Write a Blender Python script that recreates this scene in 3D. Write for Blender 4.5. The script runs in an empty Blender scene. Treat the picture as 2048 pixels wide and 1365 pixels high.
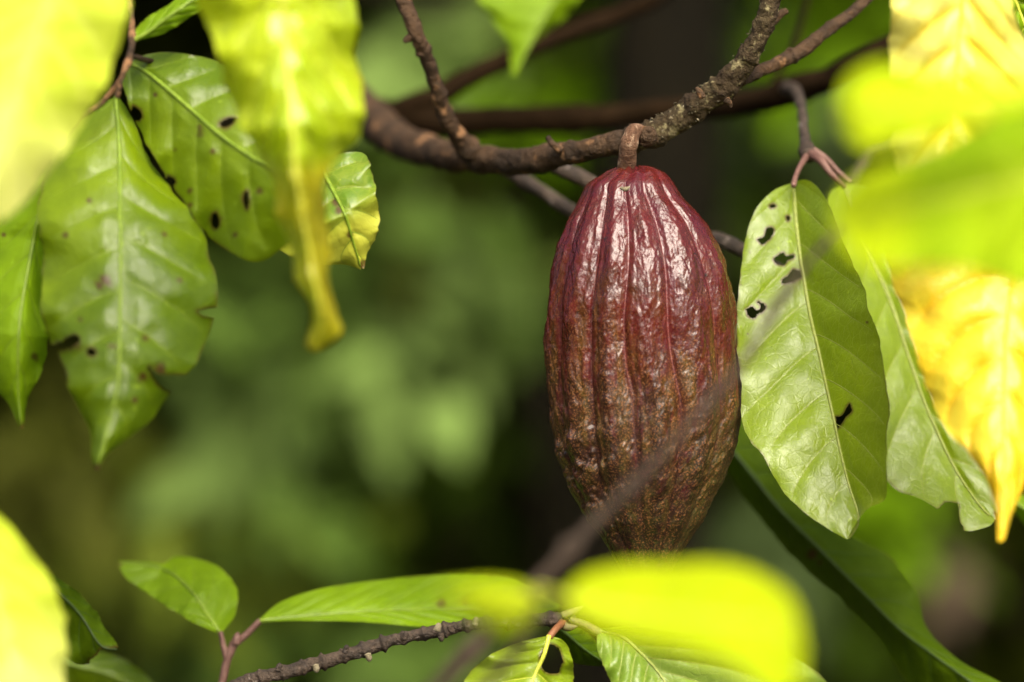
import bpy, math, random
import numpy as np
from mathutils import Vector
rnd = random.Random(7)
RNG = np.random.RandomState(11)
C = bpy.context.scene.collection
SC = bpy.context.scene

# ---------------------------------------------------------------- camera, world, sun, exposure
CAMY, CAMZ, LENS = -1.75, 1.5, 135.0
K = 36.0 / LENS / 2048.0                      # metres per photo pixel per metre of distance
cam_d = bpy.data.cameras.new('camera'); cam = bpy.data.objects.new('camera', cam_d); C.objects.link(cam)
cam.location = (0, CAMY, CAMZ); cam.rotation_euler = (math.radians(90), 0, 0)
cam_d.lens = LENS; cam_d.sensor_width = 36.0; cam_d.clip_start = 0.05; cam_d.clip_end = 400
cam_d.dof.use_dof = True; cam_d.dof.focus_distance = 1.735; cam_d.dof.aperture_fstop = 3.4
SC.camera = cam

SUN_EL, SUN_AZ = 45.0, 16.0                   # azimuth measured from straight behind the camera towards the right
w = bpy.data.worlds.new('World'); SC.world = w; w.use_nodes = True
nt = w.node_tree; nt.nodes.clear()
sky = nt.nodes.new('ShaderNodeTexSky'); sky.sky_type = 'NISHITA'; sky.sun_disc = False
sky.sun_elevation = math.radians(SUN_EL); sky.sun_rotation = math.radians(180 - SUN_AZ)
sky.dust_density = 7.0; sky.air_density = 0.6; sky.ozone_density = 0.6
bg = nt.nodes.new('ShaderNodeBackground'); bg.inputs[1].default_value = 0.075
ow = nt.nodes.new('ShaderNodeOutputWorld')
nt.links.new(sky.outputs[0], bg.inputs[0]); nt.links.new(bg.outputs[0], ow.inputs[0])
sl = bpy.data.lights.new('sun', 'SUN'); so = bpy.data.objects.new('sun', sl); C.objects.link(so)
sl.energy = 1.5; sl.angle = math.radians(42); sl.color = (1.0, 0.95, 0.80)
sd = Vector((math.sin(math.radians(SUN_AZ)) * math.cos(math.radians(SUN_EL)),
             -math.cos(math.radians(SUN_AZ)) * math.cos(math.radians(SUN_EL)), math.sin(math.radians(SUN_EL))))
so.rotation_euler = sd.to_track_quat('Z', 'Y').to_euler(); so.location = (0.5, -3, 4)
SC.view_settings.view_transform = 'Standard'; SC.view_settings.look = 'None'
SC.view_settings.exposure = 1.58; SC.view_settings.gamma = 1.0
SC.view_settings.use_curve_mapping = False
SC.render.engine = 'CYCLES'
SC.cycles.max_bounces = 6; SC.cycles.transmission_bounces = 4; SC.cycles.use_denoising = True

# ---------------------------------------------------------------- maths helpers
def P(px, py, Y):
    d = Y - CAMY
    return np.stack([(np.asarray(px, float) - 1024) * K * d, np.asarray(Y, float) + 0 * np.asarray(px, float),
                     CAMZ - (np.asarray(py, float) - 682.5) * K * d], -1)
def S(px, Y): return px * K * (Y - CAMY)

def _hash(ix, iy, iz, seed):
    h = (ix * 374761393 + iy * 668265263 + iz * 2147483647 + seed * 1274126177) & 0xffffffff
    h = ((h ^ (h >> 13)) * 1274126177) & 0xffffffff
    h = ((h ^ (h >> 16)) * 2246822519) & 0xffffffff
    return ((h ^ (h >> 15)) & 0xffff) / 32767.5 - 1.0
def vnoise(p, seed=0):
    p = np.asarray(p, float); f = np.floor(p); t = p - f; i = f.astype(np.int64); t = t * t * t * (t * (t * 6 - 15) + 10)
    r = 0
    for dx in (0, 1):
        wx = t[..., 0] if dx else 1 - t[..., 0]
        for dy in (0, 1):
            wy = t[..., 1] if dy else 1 - t[..., 1]
            for dz in (0, 1):
                wz = t[..., 2] if dz else 1 - t[..., 2]
                r = r + wx * wy * wz * _hash(i[..., 0] + dx, i[..., 1] + dy, i[..., 2] + dz, seed)
    return r
def fbm(p, seed=0, octv=3):
    a, s, r = 1.0, 0.0, 0
    for k in range(octv):
        r = r + a * vnoise(np.asarray(p) * 2.03 ** k, seed + k); s += a; a *= .5
    return r / s
def sstep(a, b, x):
    t = np.clip((np.asarray(x, float) - a) / (b - a), 0, 1); return t * t * (3 - 2 * t)

def resample(pts, n, smooth=True):
    """polyline -> n points evenly spaced (Catmull-Rom)"""
    p = np.asarray(pts, float)
    if smooth and len(p) > 2:
        q = np.vstack([2 * p[0] - p[1], p, 2 * p[-1] - p[-2]]); out = []
        for i in range(1, len(q) - 2):
            t = np.linspace(0, 1, 16, endpoint=False)[:, None]
            a, b, c, d = q[i - 1], q[i], q[i + 1], q[i + 2]
            out.append(.5 * ((2 * b) + (c - a) * t + (2 * a - 5 * b + 4 * c - d) * t ** 2 + (-a + 3 * b - 3 * c + d) * t ** 3))
        out.append(p[-1:]); p = np.vstack(out)
    L = np.r_[0, np.cumsum(np.linalg.norm(np.diff(p, axis=0), axis=1))]
    s = np.linspace(0, L[-1], n)
    return np.stack([np.interp(s, L, p[:, k]) for k in range(p.shape[1])], -1)

# ---------------------------------------------------------------- object helpers
def obj(name, v, f, mat, parent=None, origin=None, attrs=None, cols=None, smooth=True):
    v = np.asarray(v, float)
    if origin is None: origin = (parent['_o'] if parent is not None and '_o' in parent.keys() else (0, 0, 0))
    o3 = np.array(list(origin), float)
    me = bpy.data.meshes.new(name)
    f = np.asarray(f, np.int64); vv = (v - o3).astype(np.float32)
    me.vertices.add(len(vv)); me.vertices.foreach_set('co', vv.ravel())
    k = f.shape[1]
    me.loops.add(f.size); me.loops.foreach_set('vertex_index', f.ravel().astype(np.int32))
    me.polygons.add(len(f)); me.polygons.foreach_set('loop_start', (np.arange(len(f)) * k).astype(np.int32))
    me.update(calc_edges=True); me.validate()
    me.polygons.foreach_set('use_smooth', np.full(len(me.polygons), smooth))
    for an, av in (attrs or {}).items():
        a = me.attributes.new(an, 'FLOAT', 'POINT'); a.data.foreach_set('value', np.asarray(av, np.float32))
    if cols is not None:
        a = me.attributes.new('tint', 'FLOAT_COLOR', 'POINT')
        a.data.foreach_set('color', np.c_[cols, np.ones(len(cols))].astype(np.float32).ravel())
    if mat: me.materials.append(mat)
    o = bpy.data.objects.new(name, me); C.objects.link(o)
    if parent is not None:
        o.parent = parent
    else:
        o.location = origin
    o['_o'] = [float(a) for a in o3]
    return o
def thing(name, label, cat, loc, group=None):
    o = bpy.data.objects.new(name, None); C.objects.link(o); loc = [float(a) for a in loc]
    o.empty_display_size = .02; o.location = loc; o['_o'] = loc
    o['label'] = label; o['category'] = cat
    if group: o['group'] = group
    return o

def tube_geo(pts3, radii, seg=24, step=None, n=None, bump=0.0, bfreq=60, seed=3, knobs=(), cap=True, squash=None):
    pts3 = np.asarray(pts3, float)
    rr = np.asarray(radii, float)
    if rr.ndim == 0: rr = np.full(len(pts3), float(rr))
    elif len(rr) != len(pts3): rr = np.interp(np.linspace(0, 1, len(pts3)), np.linspace(0, 1, len(rr)), rr)
    A = resample(np.c_[pts3, rr], n or 40)
    p, r = A[:, :3], A[:, 3].copy()
    T = np.gradient(p, axis=0); T /= np.linalg.norm(T, axis=1)[:, None] + 1e-12
    N = np.zeros_like(T); u = np.cross(T[0], [0, 0, 1.0])
    if np.linalg.norm(u) < .1: u = np.cross(T[0], [1.0, 0, 0])
    u /= np.linalg.norm(u)
    for i in range(len(p)):
        u = u - T[i] * np.dot(u, T[i]); u /= np.linalg.norm(u); N[i] = u
    B = np.cross(T, N)
    s = np.linspace(0, 1, len(p))
    for (ks, kw, kh) in knobs: r *= 1 + kh * np.exp(-((s - ks) / kw) ** 2)
    a = np.linspace(0, 2 * np.pi, seg, endpoint=False)
    d = N[:, None, :] * np.cos(a)[None, :, None] + B[:, None, :] * np.sin(a)[None, :, None]
    v = p[:, None, :] + d * r[:, None, None]
    if bump:
        b = fbm(v * bfreq, seed, 4) + .5 * np.maximum(0, vnoise(v * bfreq * 3.1, seed + 9)) ** 2
        v = v + d * (b * bump)[..., None]
    m, k = len(p), seg
    v = v.reshape(-1, 3); i = np.arange(m - 1)[:, None] * k; j = np.arange(k)[None, :]; j2 = (j + 1) % k
    f = np.stack([i + j, i + j2, i + k + j2, i + k + j], -1).reshape(-1, 4)
    if cap:
        c0, c1 = len(v), len(v) + 1
        v = np.vstack([v, p[:1] - T[:1] * r[0] * .3, p[-1:] + T[-1:] * r[-1] * .4])
        jj = np.arange(k)
        f0 = np.stack([np.full(k, c0), (jj + 1) % k, jj, jj], -1); b0 = (m - 1) * k
        f1 = np.stack([np.full(k, c1), b0 + jj, b0 + (jj + 1) % k, b0 + (jj + 1) % k], -1)
        caps = np.vstack([f0, f1])
        return v, f, caps
    return v, f, None
def tube(name, pts3, radii, mat, parent=None, **kw):
    v, f, caps = tube_geo(pts3, radii, **kw)
    tri = np.vstack([f[:, [0, 1, 2]], f[:, [0, 2, 3]]] + ([caps[:, :3]] if caps is not None else []))
    return obj(name, v, tri, mat, parent)
def ptube(name, px, Y, rpx, mat, parent=None, **kw):
    """tube through photo points (x, y) at depths Y; radii in photo pixels at that depth"""
    px = np.asarray(px, float); Y = np.interp(np.linspace(0, 1, len(px)), np.linspace(0, 1, len(np.atleast_1d(Y))), np.atleast_1d(Y))
    rp = np.interp(np.linspace(0, 1, len(px)), np.linspace(0, 1, len(np.atleast_1d(rpx))), np.atleast_1d(rpx))
    return tube(name, P(px[:, 0], px[:, 1], Y), rp * K * (Y - CAMY), mat, parent, **kw)

# ---------------------------------------------------------------- materials
def newmat(name):
    m = bpy.data.materials.new(name); m.use_nodes = True; m.node_tree.nodes.clear(); return m, m.node_tree
def N(nt, t, **kw):
    n = nt.nodes.new(t)
    for k, v in kw.items():
        if k in n.inputs.keys() if isinstance(k, str) else False: n.inputs[k].default_value = v
        else: setattr(n, k, v)
    return n
def mixc(nt, fac, a, b):
    n = nt.nodes.new('ShaderNodeMix'); n.data_type = 'RGBA'
    for s, x in ((n.inputs[0], fac), (n.inputs[6], a), (n.inputs[7], b)):
        if hasattr(x, 'is_output') or isinstance(x, bpy.types.NodeSocket): nt.links.new(x, s)
        elif isinstance(x, (int, float)): s.default_value = x
        else: s.default_value = (*x, 1)
    return n.outputs[2]
def ramp(nt, x, a, b, lo=0.0, hi=1.0):
    n = nt.nodes.new('ShaderNodeMapRange'); n.interpolation_type = 'SMOOTHSTEP'
    nt.links.new(x, n.inputs[0]); n.inputs[1].default_value = a; n.inputs[2].default_value = b
    n.inputs[3].default_value = lo; n.inputs[4].default_value = hi; return n.outputs[0]
def noise(nt, scale, detail=3, vec=None, rough=.5):
    n = nt.nodes.new('ShaderNodeTexNoise'); n.inputs['Scale'].default_value = scale; n.inputs['Detail'].default_value = detail
    n.inputs['Roughness'].default_value = rough
    if vec is not None: nt.links.new(vec, n.inputs['Vector'])
    return n.outputs[0]
def attr(nt, name, out='Fac'):
    n = nt.nodes.new('ShaderNodeAttribute'); n.attribute_name = name; return n.outputs[out]
def objco(nt):
    return nt.nodes.new('ShaderNodeTexCoord').outputs['Object']
def math_(nt, op, a, b):
    n = nt.nodes.new('ShaderNodeMath'); n.operation = op
    for s, x in ((n.inputs[0], a), (n.inputs[1], b)):
        if isinstance(x, bpy.types.NodeSocket): nt.links.new(x, s)
        else: s.default_value = x
    return n.outputs[0]
def bump(nt, h, strength, dist, prev=None):
    n = nt.nodes.new('ShaderNodeBump'); n.inputs['Strength'].default_value = strength; n.inputs['Distance'].default_value = dist
    nt.links.new(h, n.inputs['Height'])
    if prev is not None: nt.links.new(prev, n.inputs['Normal'])
    return n.outputs[0]

def leaf_mat(name, c1, c2, vein, trans=.35, tcol=None, rough=.38, spec=.5, veinw=.8, brown=(.09, .04, .012), mott=14, coat=0.0, edge=.9, fine=.35, tipc=None, tipr=(.5, .7), netk=.22):
    m, nt = newmat(name); co = objco(nt)
    n1 = noise(nt, mott, 3, co); n2 = noise(nt, mott * 9, 4, co, .6)
    base = mixc(nt, ramp(nt, n1, .38, .64), c1, c2)
    base = mixc(nt, ramp(nt, n2, .3, .75, 0, .28), base, tuple(x * .55 for x in c1))
    sp = noise(nt, mott * 26, 1, co)
    base = mixc(nt, ramp(nt, sp, .72, .78, 0, .5), base, tuple(min(1, x * 1.6 + .03) for x in c2))
    wv = nt.nodes.new('ShaderNodeVectorMath'); wv.operation = 'MULTIPLY_ADD'
    nz = nt.nodes.new('ShaderNodeTexNoise'); nz.inputs['Scale'].default_value = 130; nt.links.new(co, nz.inputs['Vector'])
    nt.links.new(nz.outputs['Color'], wv.inputs[0]); wv.inputs[1].default_value = (.004, .004, .004); nt.links.new(co, wv.inputs[2])
    nets = []
    for sc_v in (190, 520):
        vo = nt.nodes.new('ShaderNodeTexVoronoi'); vo.feature = 'DISTANCE_TO_EDGE'; vo.inputs['Scale'].default_value = sc_v; nt.links.new(wv.outputs[0], vo.inputs['Vector'])
        nets.append(ramp(nt, vo.outputs['Distance'], .0, .10, 1, 0))
    net = math_(nt, 'MAXIMUM', nets[0], math_(nt, 'MULTIPLY', nets[1], .5))
    base = mixc(nt, math_(nt, 'MULTIPLY', net, netk), base, vein)
    if tipc: base = mixc(nt, ramp(nt, math_(nt, 'ADD', attr(nt, 'along'), math_(nt, 'MULTIPLY', n1, .12)), tipr[0] + .06, tipr[1] + .06), base, tipc)
    base = mixc(nt, math_(nt, 'MULTIPLY', attr(nt, 'vein'), veinw), base, vein)
    e = math_(nt, 'MULTIPLY', attr(nt, 'edge'), edge)
    base = mixc(nt, e, base, brown)
    pr = nt.nodes.new('ShaderNodeBsdfPrincipled'); nt.links.new(base, pr.inputs['Base Color'])
    nt.links.new(ramp(nt, n2, .25, .75, rough - .07, rough + .1), pr.inputs['Roughness'])
    pr.inputs['Specular IOR Level'].default_value = spec; pr.inputs['Coat Weight'].default_value = coat
    pr.inputs['Coat Roughness'].default_value = .25
    cell = nt.nodes.new('ShaderNodeTexVoronoi'); cell.inputs['Scale'].default_value = 420; nt.links.new(co, cell.inputs['Vector'])
    b = bump(nt, n2, fine, .0012); b = bump(nt, net, .25, -.0004, b); b = bump(nt, cell.outputs['Distance'], .22, .0004, b)
    nt.links.new(b, pr.inputs['Normal'])
    tr = nt.nodes.new('ShaderNodeBsdfTranslucent')
    tc = mixc(nt, .75, base, tcol or tuple(min(1, x * 1.7) for x in c2)); nt.links.new(mixc(nt, e, tc, brown), tr.inputs[0])
    mx = nt.nodes.new('ShaderNodeMixShader'); mx.inputs[0].default_value = trans
    nt.links.new(pr.outputs[0], mx.inputs[1]); nt.links.new(tr.outputs[0], mx.inputs[2])
    o = nt.nodes.new('ShaderNodeOutputMaterial'); nt.links.new(mx.outputs[0], o.inputs[0])
    return m
def plain_mat(name, c1, c2, rough=.6, scale=40, bmp=.4, bd=.002, spec=.4, c3=None, c3lo=.6, c3hi=.72, c3s=None):
    m, nt = newmat(name); co = objco(nt)
    n1 = noise(nt, scale, 4, co, .6); n2 = noise(nt, scale * 6, 4, co, .65)
    base = mixc(nt, ramp(nt, n1, .35, .65), c1, c2)
    base = mixc(nt, ramp(nt, n2, .3, .7, 0, .5), base, tuple(x * .4 for x in c1))
    if c3: base = mixc(nt, ramp(nt, noise(nt, c3s or scale * 1.7, 3, co, .7), c3lo, c3hi), base, c3)
    pr = nt.nodes.new('ShaderNodeBsdfPrincipled'); nt.links.new(base, pr.inputs['Base Color'])
    pr.inputs['Roughness'].default_value = rough; pr.inputs['Specular IOR Level'].default_value = spec
    nt.links.new(bump(nt, n2, bmp, bd), pr.inputs['Normal'])
    o = nt.nodes.new('ShaderNodeOutputMaterial'); nt.links.new(pr.outputs[0], o.inputs[0])
    return m

M = {}
M['leaf_main'] = leaf_mat('leaf_main', (.185, .275, .0015), (.25, .36, .003), (.33, .42, .05), .30, (.44, .60, .006), .36, .6, .35, edge=.9, coat=.2, fine=.2)
M['leaf_glossy'] = leaf_mat('leaf_glossy', (.095, .165, .001), (.20, .295, .0015), (.20, .29, .008), .36, (.42, .60, .003), .36, .5, .45, coat=.1, mott=9)
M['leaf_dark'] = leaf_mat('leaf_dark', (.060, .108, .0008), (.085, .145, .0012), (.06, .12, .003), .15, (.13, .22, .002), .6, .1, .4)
M['leaf_mid'] = leaf_mat('leaf_mid', (.155, .27, .001), (.22, .37, .0015), (.2, .32, .006), .34, (.40, .60, .004), .5, .3, .5)
M['leaf_lime'] = leaf_mat('leaf_lime', (.42, .58, .001), (.55, .68, .002), (.56, .66, .02), .42, (.76, .94, .004), .7, .12, .5, brown=(.4, .3, .03), edge=.3, mott=8)
M['leaf_limepale'] = leaf_mat('leaf_limepale', (.50, .66, .004), (.68, .80, .06), (.78, .84, .16), .36, (.88, .96, .05), .42, .4, .6, mott=9, edge=.2, tipc=(.84, .87, .24), tipr=(.45, .85))
M['leaf_yellow'] = leaf_mat('leaf_yellow', (.88, .62, .006), (.93, .78, .05), (.90, .50, .002), .28, (1, .80, .03), .32, .6, 1.0, brown=(.5, .17, .01), edge=.9)
M['leaf_paleyellow'] = leaf_mat('leaf_paleyellow', (.92, .80, .05), (.96, .90, .2), (.94, .74, .02), .28, (1, .92, .2), .36, .6, .8, edge=.2)
M['rib_green'] = plain_mat('rib_green', (.16, .25, .012), (.21, .31, .02), .45, 90, .1)
M['rib_pale'] = plain_mat('rib_pale', (.27, .32, .05), (.31, .36, .08), .45, 90, .1)
M['rib_yellow'] = plain_mat('rib_yellow', (.85, .55, .01), (.9, .62, .02), .4, 90, .1)
M['rib_lime'] = plain_mat('rib_lime', (.66, .70, .06), (.7, .74, .1), .4, 90, .1)
M['rib_dark'] = plain_mat('rib_dark', (.05, .09, .012), (.06, .11, .015), .5, 90, .1)
M['bark'] = plain_mat('bark', (.036, .021, .010), (.092, .050, .022), .72, 55, .9, .0035, .3, (.27, .14, .06), .56, .68, 75)
M['bark_lichen'] = plain_mat('bark_lichen', (.045, .028, .014), (.085, .062, .028), .8, 70, 1.0, .004, .2, (.28, .24, .12), .56, .66, 130)
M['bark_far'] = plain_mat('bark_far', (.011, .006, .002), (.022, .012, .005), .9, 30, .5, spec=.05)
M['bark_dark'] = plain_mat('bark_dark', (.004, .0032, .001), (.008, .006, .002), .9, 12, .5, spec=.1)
M['bark_twig'] = plain_mat('bark_twig', (.036, .025, .017), (.095, .064, .042), .6, 110, .9, .002, .4, (.22, .18, .15), .60, .70, 200)
M['bark_front'] = plain_mat('bark_front', (.036, .022, .012), (.058, .036, .021), .85, 40, .5)
M['petiole'] = plain_mat('petiole', (.17, .085, .065), (.24, .13, .10), .45, 120, .4)
M['petiole_orange'] = plain_mat('petiole_orange', (.20, .075, .03), (.28, .12, .05), .45, 120, .4)
M['stalk'] = plain_mat('stalk', (.17, .085, .045), (.28, .15, .085), .6, 150, 1.0, .0025, .3, (.42, .28, .18), .56, .66, 210)
M['bud'] = plain_mat('bud', (.14, .15, .04), (.2, .14, .06), .5, 120, .5)
M['green_grey'] = leaf_mat('leaf_backdrop', (.060, .105, .030), (.085, .14, .045), (.09, .15, .05), .2, (.1, .2, .03), .5, .3, .3)
M['scar'] = plain_mat('scar', (.30, .26, .16), (.2, .16, .09), .8, 300, .5)

def pod_mat():
    m, nt = newmat('pod_husk'); co = objco(nt)
    tint = attr(nt, 'tint', 'Color'); spk = attr(nt, 'speck'); rg = attr(nt, 'gloss')
    fine = noise(nt, 1150, 2, co, .6); mid = noise(nt, 300, 3, co, .6)
    mp = nt.nodes.new('ShaderNodeMapping'); mp.inputs['Scale'].default_value = (1, 1, .35); nt.links.new(co, mp.inputs[0])
    cr = noise(nt, 520, 3, mp.outputs[0], .65)
    g = math_(nt, 'MULTIPLY', ramp(nt, fine, .52, .63), spk)
    base = mixc(nt, ramp(nt, mid, .35, .7, 0, .45), tint, (.045, .008, .006))
    base = mixc(nt, math_(nt, 'MULTIPLY', g, .55), base, (.30, .12, .04))
    r = math_(nt, 'MULTIPLY', ramp(nt, fine, .34, .46, 1, 0), spk)
    base = mixc(nt, math_(nt, 'MULTIPLY', r, .7), base, (.022, .006, .003))
    pr = nt.nodes.new('ShaderNodeBsdfPrincipled'); nt.links.new(base, pr.inputs['Base Color'])
    nt.links.new(rg, pr.inputs['Roughness']); pr.inputs['Specular IOR Level'].default_value = .5
    pr.inputs['Coat Weight'].default_value = .25; pr.inputs['Coat Roughness'].default_value = .2
    b = bump(nt, cr, .30, .0011); b = bump(nt, fine, .40, .00045, b)
    nt.links.new(b, pr.inputs['Normal']); 
    o = nt.nodes.new('ShaderNodeOutputMaterial'); nt.links.new(pr.outputs[0], o.inputs[0])
    return m
M['pod'] = pod_mat()

# ---------------------------------------------------------------- leaf builder
def inpoly(x, y, poly):
    poly = np.asarray(poly, float); c = np.zeros(x.shape, bool); j = len(poly) - 1
    for i in range(len(poly)):
        xi, yi = poly[i]; xj, yj = poly[j]
        t = ((yi > y) != (yj > y)) & (x < (xj - xi) * (y - yi) / (yj - yi + 1e-12) + xi)
        c ^= t; j = i
    return c
def leaf(parent, mid, left, right, Y, mat, rib, fold=(0.01, 0.01), nv=8, quilt=.0012, ripple=.002, rows=140, cols=28,
         holes=(), ribr=(5, 1.5), slope=.30, veins=True, bow=.0, name='leaf', label=None, seed=1, veinw=.06, spots=0, spotlist=(),
         rag=2.0, mrib='midrib', veinr=.7, rim=4.5, curl=0.0, sidemats=None):
    """mid/left/right: photo outlines base -> tip; Y: depth(s) along the leaf; fold: depth change of each margin relative to midrib"""
    mm = resample(mid, rows); ll = resample(left, rows); rr = resample(right, rows)
    v = np.linspace(0, 1, rows); Yv = np.interp(v, np.linspace(0, 1, len(np.atleast_1d(Y))), np.atleast_1d(Y))
    env = np.sin(np.pi * np.clip(v, 0, 1)) ** .6
    sc = K * (np.mean(Yv) - CAMY)
    us = np.linspace(-1, 1, 2 * cols + 1); U, V = np.meshgrid(us, v); aU = np.abs(U)
    tri_ = np.tanh(3 * aU ** 1.0) if False else aU
    side = np.where(U[..., None] < 0, ll[:, None, :], rr[:, None, :])
    wig = rag * (vnoise(np.stack([V * 19, np.sign(U) * 3 + 0 * V, 0 * V + seed], -1), seed) + .6 * vnoise(np.stack([V * 47, np.sign(U) * 3, 0 * V + seed], -1), seed + 5))
    px = mm[:, None, 0] * (1 - aU) + side[..., 0] * aU
    py = mm[:, None, 1] * (1 - aU) + side[..., 1] * aU
    px = px + wig * aU ** 4 * np.sign(U) * env[:, None]
    ph = (V - slope * (aU ** 1.25) * (.6 + .4 * (1 - V))) * nv + .35 + .5 * (U > 0) * .6
    fr = ph - np.floor(ph); dv = np.minimum(fr, 1 - fr)
    bul = np.sin(np.pi * fr) ** .7 * np.clip(aU * 5, 0, 1) * (1 - aU ** 4)
    F = np.where(U < 0, fold[0], fold[1])
    dep = F * (aU ** 1.15) * env[:, None] + curl * aU ** 3 * env[:, None]
    dep = dep - quilt * bul * env[:, None]
    q = np.stack([px * sc, py * sc, 0 * px + seed * 3.7], -1)
    dep = dep + ripple * fbm(q * 22, seed, 3) * (.35 + .9 * aU) + ripple * .9 * np.sin(V * 31 + np.sign(U) * 1.3 + seed) * aU ** 3 * env[:, None] + bow * (V - V ** 2) * 4
    dep = dep + .25 * ripple * fbm(q * 90, seed + 3, 2)
    YY = Yv[:, None] + dep
    vert = P(px, py, YY)
    n, k = vert.shape[:2]
    i = np.arange(n - 1)[:, None] * k; j = np.arange(k - 1)[None, :]
    f = np.stack([i + j, i + j + 1, i + k + j + 1, i + k + j], -1).reshape(-1, 4)
    pf, qf = px.ravel(), py.ravel()
    cx, cy = pf[f].mean(1), qf[f].mean(1)
    keep = np.ones(len(f), bool)
    edge = np.clip((aU - .965) / .035, 0, 1) * (.35 + .65 * (vnoise(np.stack([V * 25, U, 0 * V + seed], -1), seed + 2) > .1))
    edge = edge.ravel() * .7
    for h in holes:
        h = np.asarray(h, float)
        # roughen the bite's rim
        hn = resample(np.vstack([h, h[:1]]), 60); c = hn.mean(0)
        hn = hn + (hn - c) * (.12 * vnoise(np.c_[hn * .13, np.zeros(60) + seed], seed))[:, None]
        ins = inpoly(cx, cy, hn); keep &= ~ins
        lo, hi = hn.min(0) - 14, hn.max(0) + 14
        near = (pf > lo[0]) & (pf < hi[0]) & (qf > lo[1]) & (qf < hi[1]); idx = np.where(near)[0]
        if len(idx):
            dd = np.sqrt(((np.c_[pf[idx], qf[idx]][:, None] - hn[None]) ** 2).sum(-1)); dm = dd.min(1); am = dd.argmin(1)
            edge[idx] = np.maximum(edge[idx], np.clip(1.25 - dm / rim, 0, 1))
            # snap rim verts onto the outline
            tol = .6 * max(np.hypot(*(mm[1] - mm[0])), np.abs(ll - rr).max() / (2 * cols))
            sn = dm < tol
            if sn.any():
                ii = idx[sn]; pf[ii] = hn[am[sn], 0]; qf[ii] = hn[am[sn], 1]
    for (sx, sy, sr) in spotlist:
        d = np.hypot(pf - sx, (qf - sy)) / sr + .5 * vnoise(np.c_[pf * .08, qf * .08, 0 * pf + seed], seed)
        edge = np.maximum(edge, np.clip(1.6 - 1.2 * d, 0, 1))
    vert = P(pf, qf, YY.ravel())
    vein = np.exp(-(dv / veinw) ** 2) * (1 - aU ** 3) * np.clip(aU * 8, 0, 1); vein = np.maximum(vein, np.exp(-(aU / .035) ** 2))
    f = f[keep]
    used = np.unique(f); mp = -np.ones(len(vert), int); mp[used] = np.arange(len(used))
    org = parent['_o'] if parent is not None else P(mid[0][0], mid[0][1], Yv[0])
    o = obj(name, vert[used], mp[f], mat, parent, org, {'vein': vein.ravel()[used], 'edge': edge[used], 'along': V.ravel()[used]})
    if label: o['label'] = label
    # midrib and side veins, real ribs standing a little proud of the blade
    sub = o
    mY = YY[:, cols]
    kk = slice(0, rows, max(1, rows // 40))
    r0 = np.linspace(ribr[0], ribr[1], rows)
    v3 = P(mm[:, 0], mm[:, 1], mY - .0002)[kk]
    tube(mrib, v3, (r0 * sc)[kk], rib, sub, seg=8, n=50)
    if veins:
        Vg = YY.reshape(n, k)
        for sgn in (-1, 1):
            for c in range(0, nv + 1):
                # phase integer = vein centre
                off = .35 + (.3 if sgn > 0 else 0)
                v0 = (c - off) / nv
                if v0 < .03 or v0 > .93: continue
                pts = []
                for a_ in np.linspace(0, .93, 14):
                    vv = v0
                    for _ in range(6): vv = v0 + slope * (a_ ** 1.25) * (.6 + .4 * (1 - vv))
                    if vv > .985: break
                    ri = vv * (rows - 1); ci = cols + sgn * a_ * cols
                    r_, c_ = int(ri), int(ci); r_ = min(r_, n - 2); c_ = min(c_, k - 2); tr, tc = ri - r_, ci - c_
                    g = lambda Z: (Z[r_, c_] * (1 - tr) * (1 - tc) + Z[r_ + 1, c_] * tr * (1 - tc) + Z[r_, c_ + 1] * (1 - tr) * tc + Z[r_ + 1, c_ + 1] * tr * tc)
                    x_, y_, d_ = g(px), g(py), g(Vg)
                    if any(inpoly(np.array([x_]), np.array([y_]), h)[0] for h in holes): break
                    pts.append(P(x_, y_, d_ - .00005))
                if len(pts) > 4:
                    tube('side_vein', np.array(pts), np.linspace(1.15, .35, len(pts)) * sc * veinr, rib, sub, seg=6, n=18)
    return o
def autoleaf(parent, base, tip, wpx, Y, mat, rib, bend=0.0, **kw):
    """an elliptic pointed leaf between two photo points"""
    b, t = np.array(base, float), np.array(tip, float); ax = t - b; L = np.hypot(*ax); ax /= L; nn = np.array([ax[1], -ax[0]])
    s = np.linspace(0, 1, 12)
    mid = b + ax * (s * L)[:, None] + nn * (bend * L * np.sin(np.pi * s))[:, None]
    wd = wpx * np.sin(np.pi * s ** .85) ** .75; wd[0] = wpx * .06; wd[-1] = wpx * .02
    lf, rt = mid + nn * wd[:, None], mid - nn * wd[:, None]
    if lf[5][0] > rt[5][0]: lf, rt = rt, lf
    kw.setdefault('rag', 3); kw.setdefault('rows', 60); kw.setdefault('cols', 14); kw.setdefault('veins', False)
    return leaf(parent, mid, lf, rt, Y, mat, rib, **kw)

# ================================================================ SETTING
# ground: flat near the tree, rising into a bank behind it
gx = np.linspace(-1, 1, 121); gx = np.sign(gx) * np.abs(gx) ** 2.2 * 120; gy = gx.copy()
GX, GY = np.meshgrid(gx, gy)
rise = sstep(7, 22, GY) * 9 + sstep(20, 110, GY) * 14
GZ = rise + .10 * fbm(np.stack([GX * .6, GY * .6, 0 * GX], -1), 4, 3) * (1 + rise)
gn = len(gx); i = np.arange(gn - 1)[:, None] * gn; j = np.arange(gn - 1)[None, :]
gf = np.stack([i + j, i + j + 1, i + gn + j + 1, i + gn + j], -1).reshape(-1, 4)
gm = plain_mat('forest_floor', (.020, .014, .008), (.035, .026, .014), .95, 3, .6, .02, .1, (.03, .045, .01), .5, .7, 1.5)
g = obj('ground', np.stack([GX, GY, GZ], -1).reshape(-1, 3), gf, gm); g['kind'] = 'structure'

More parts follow.
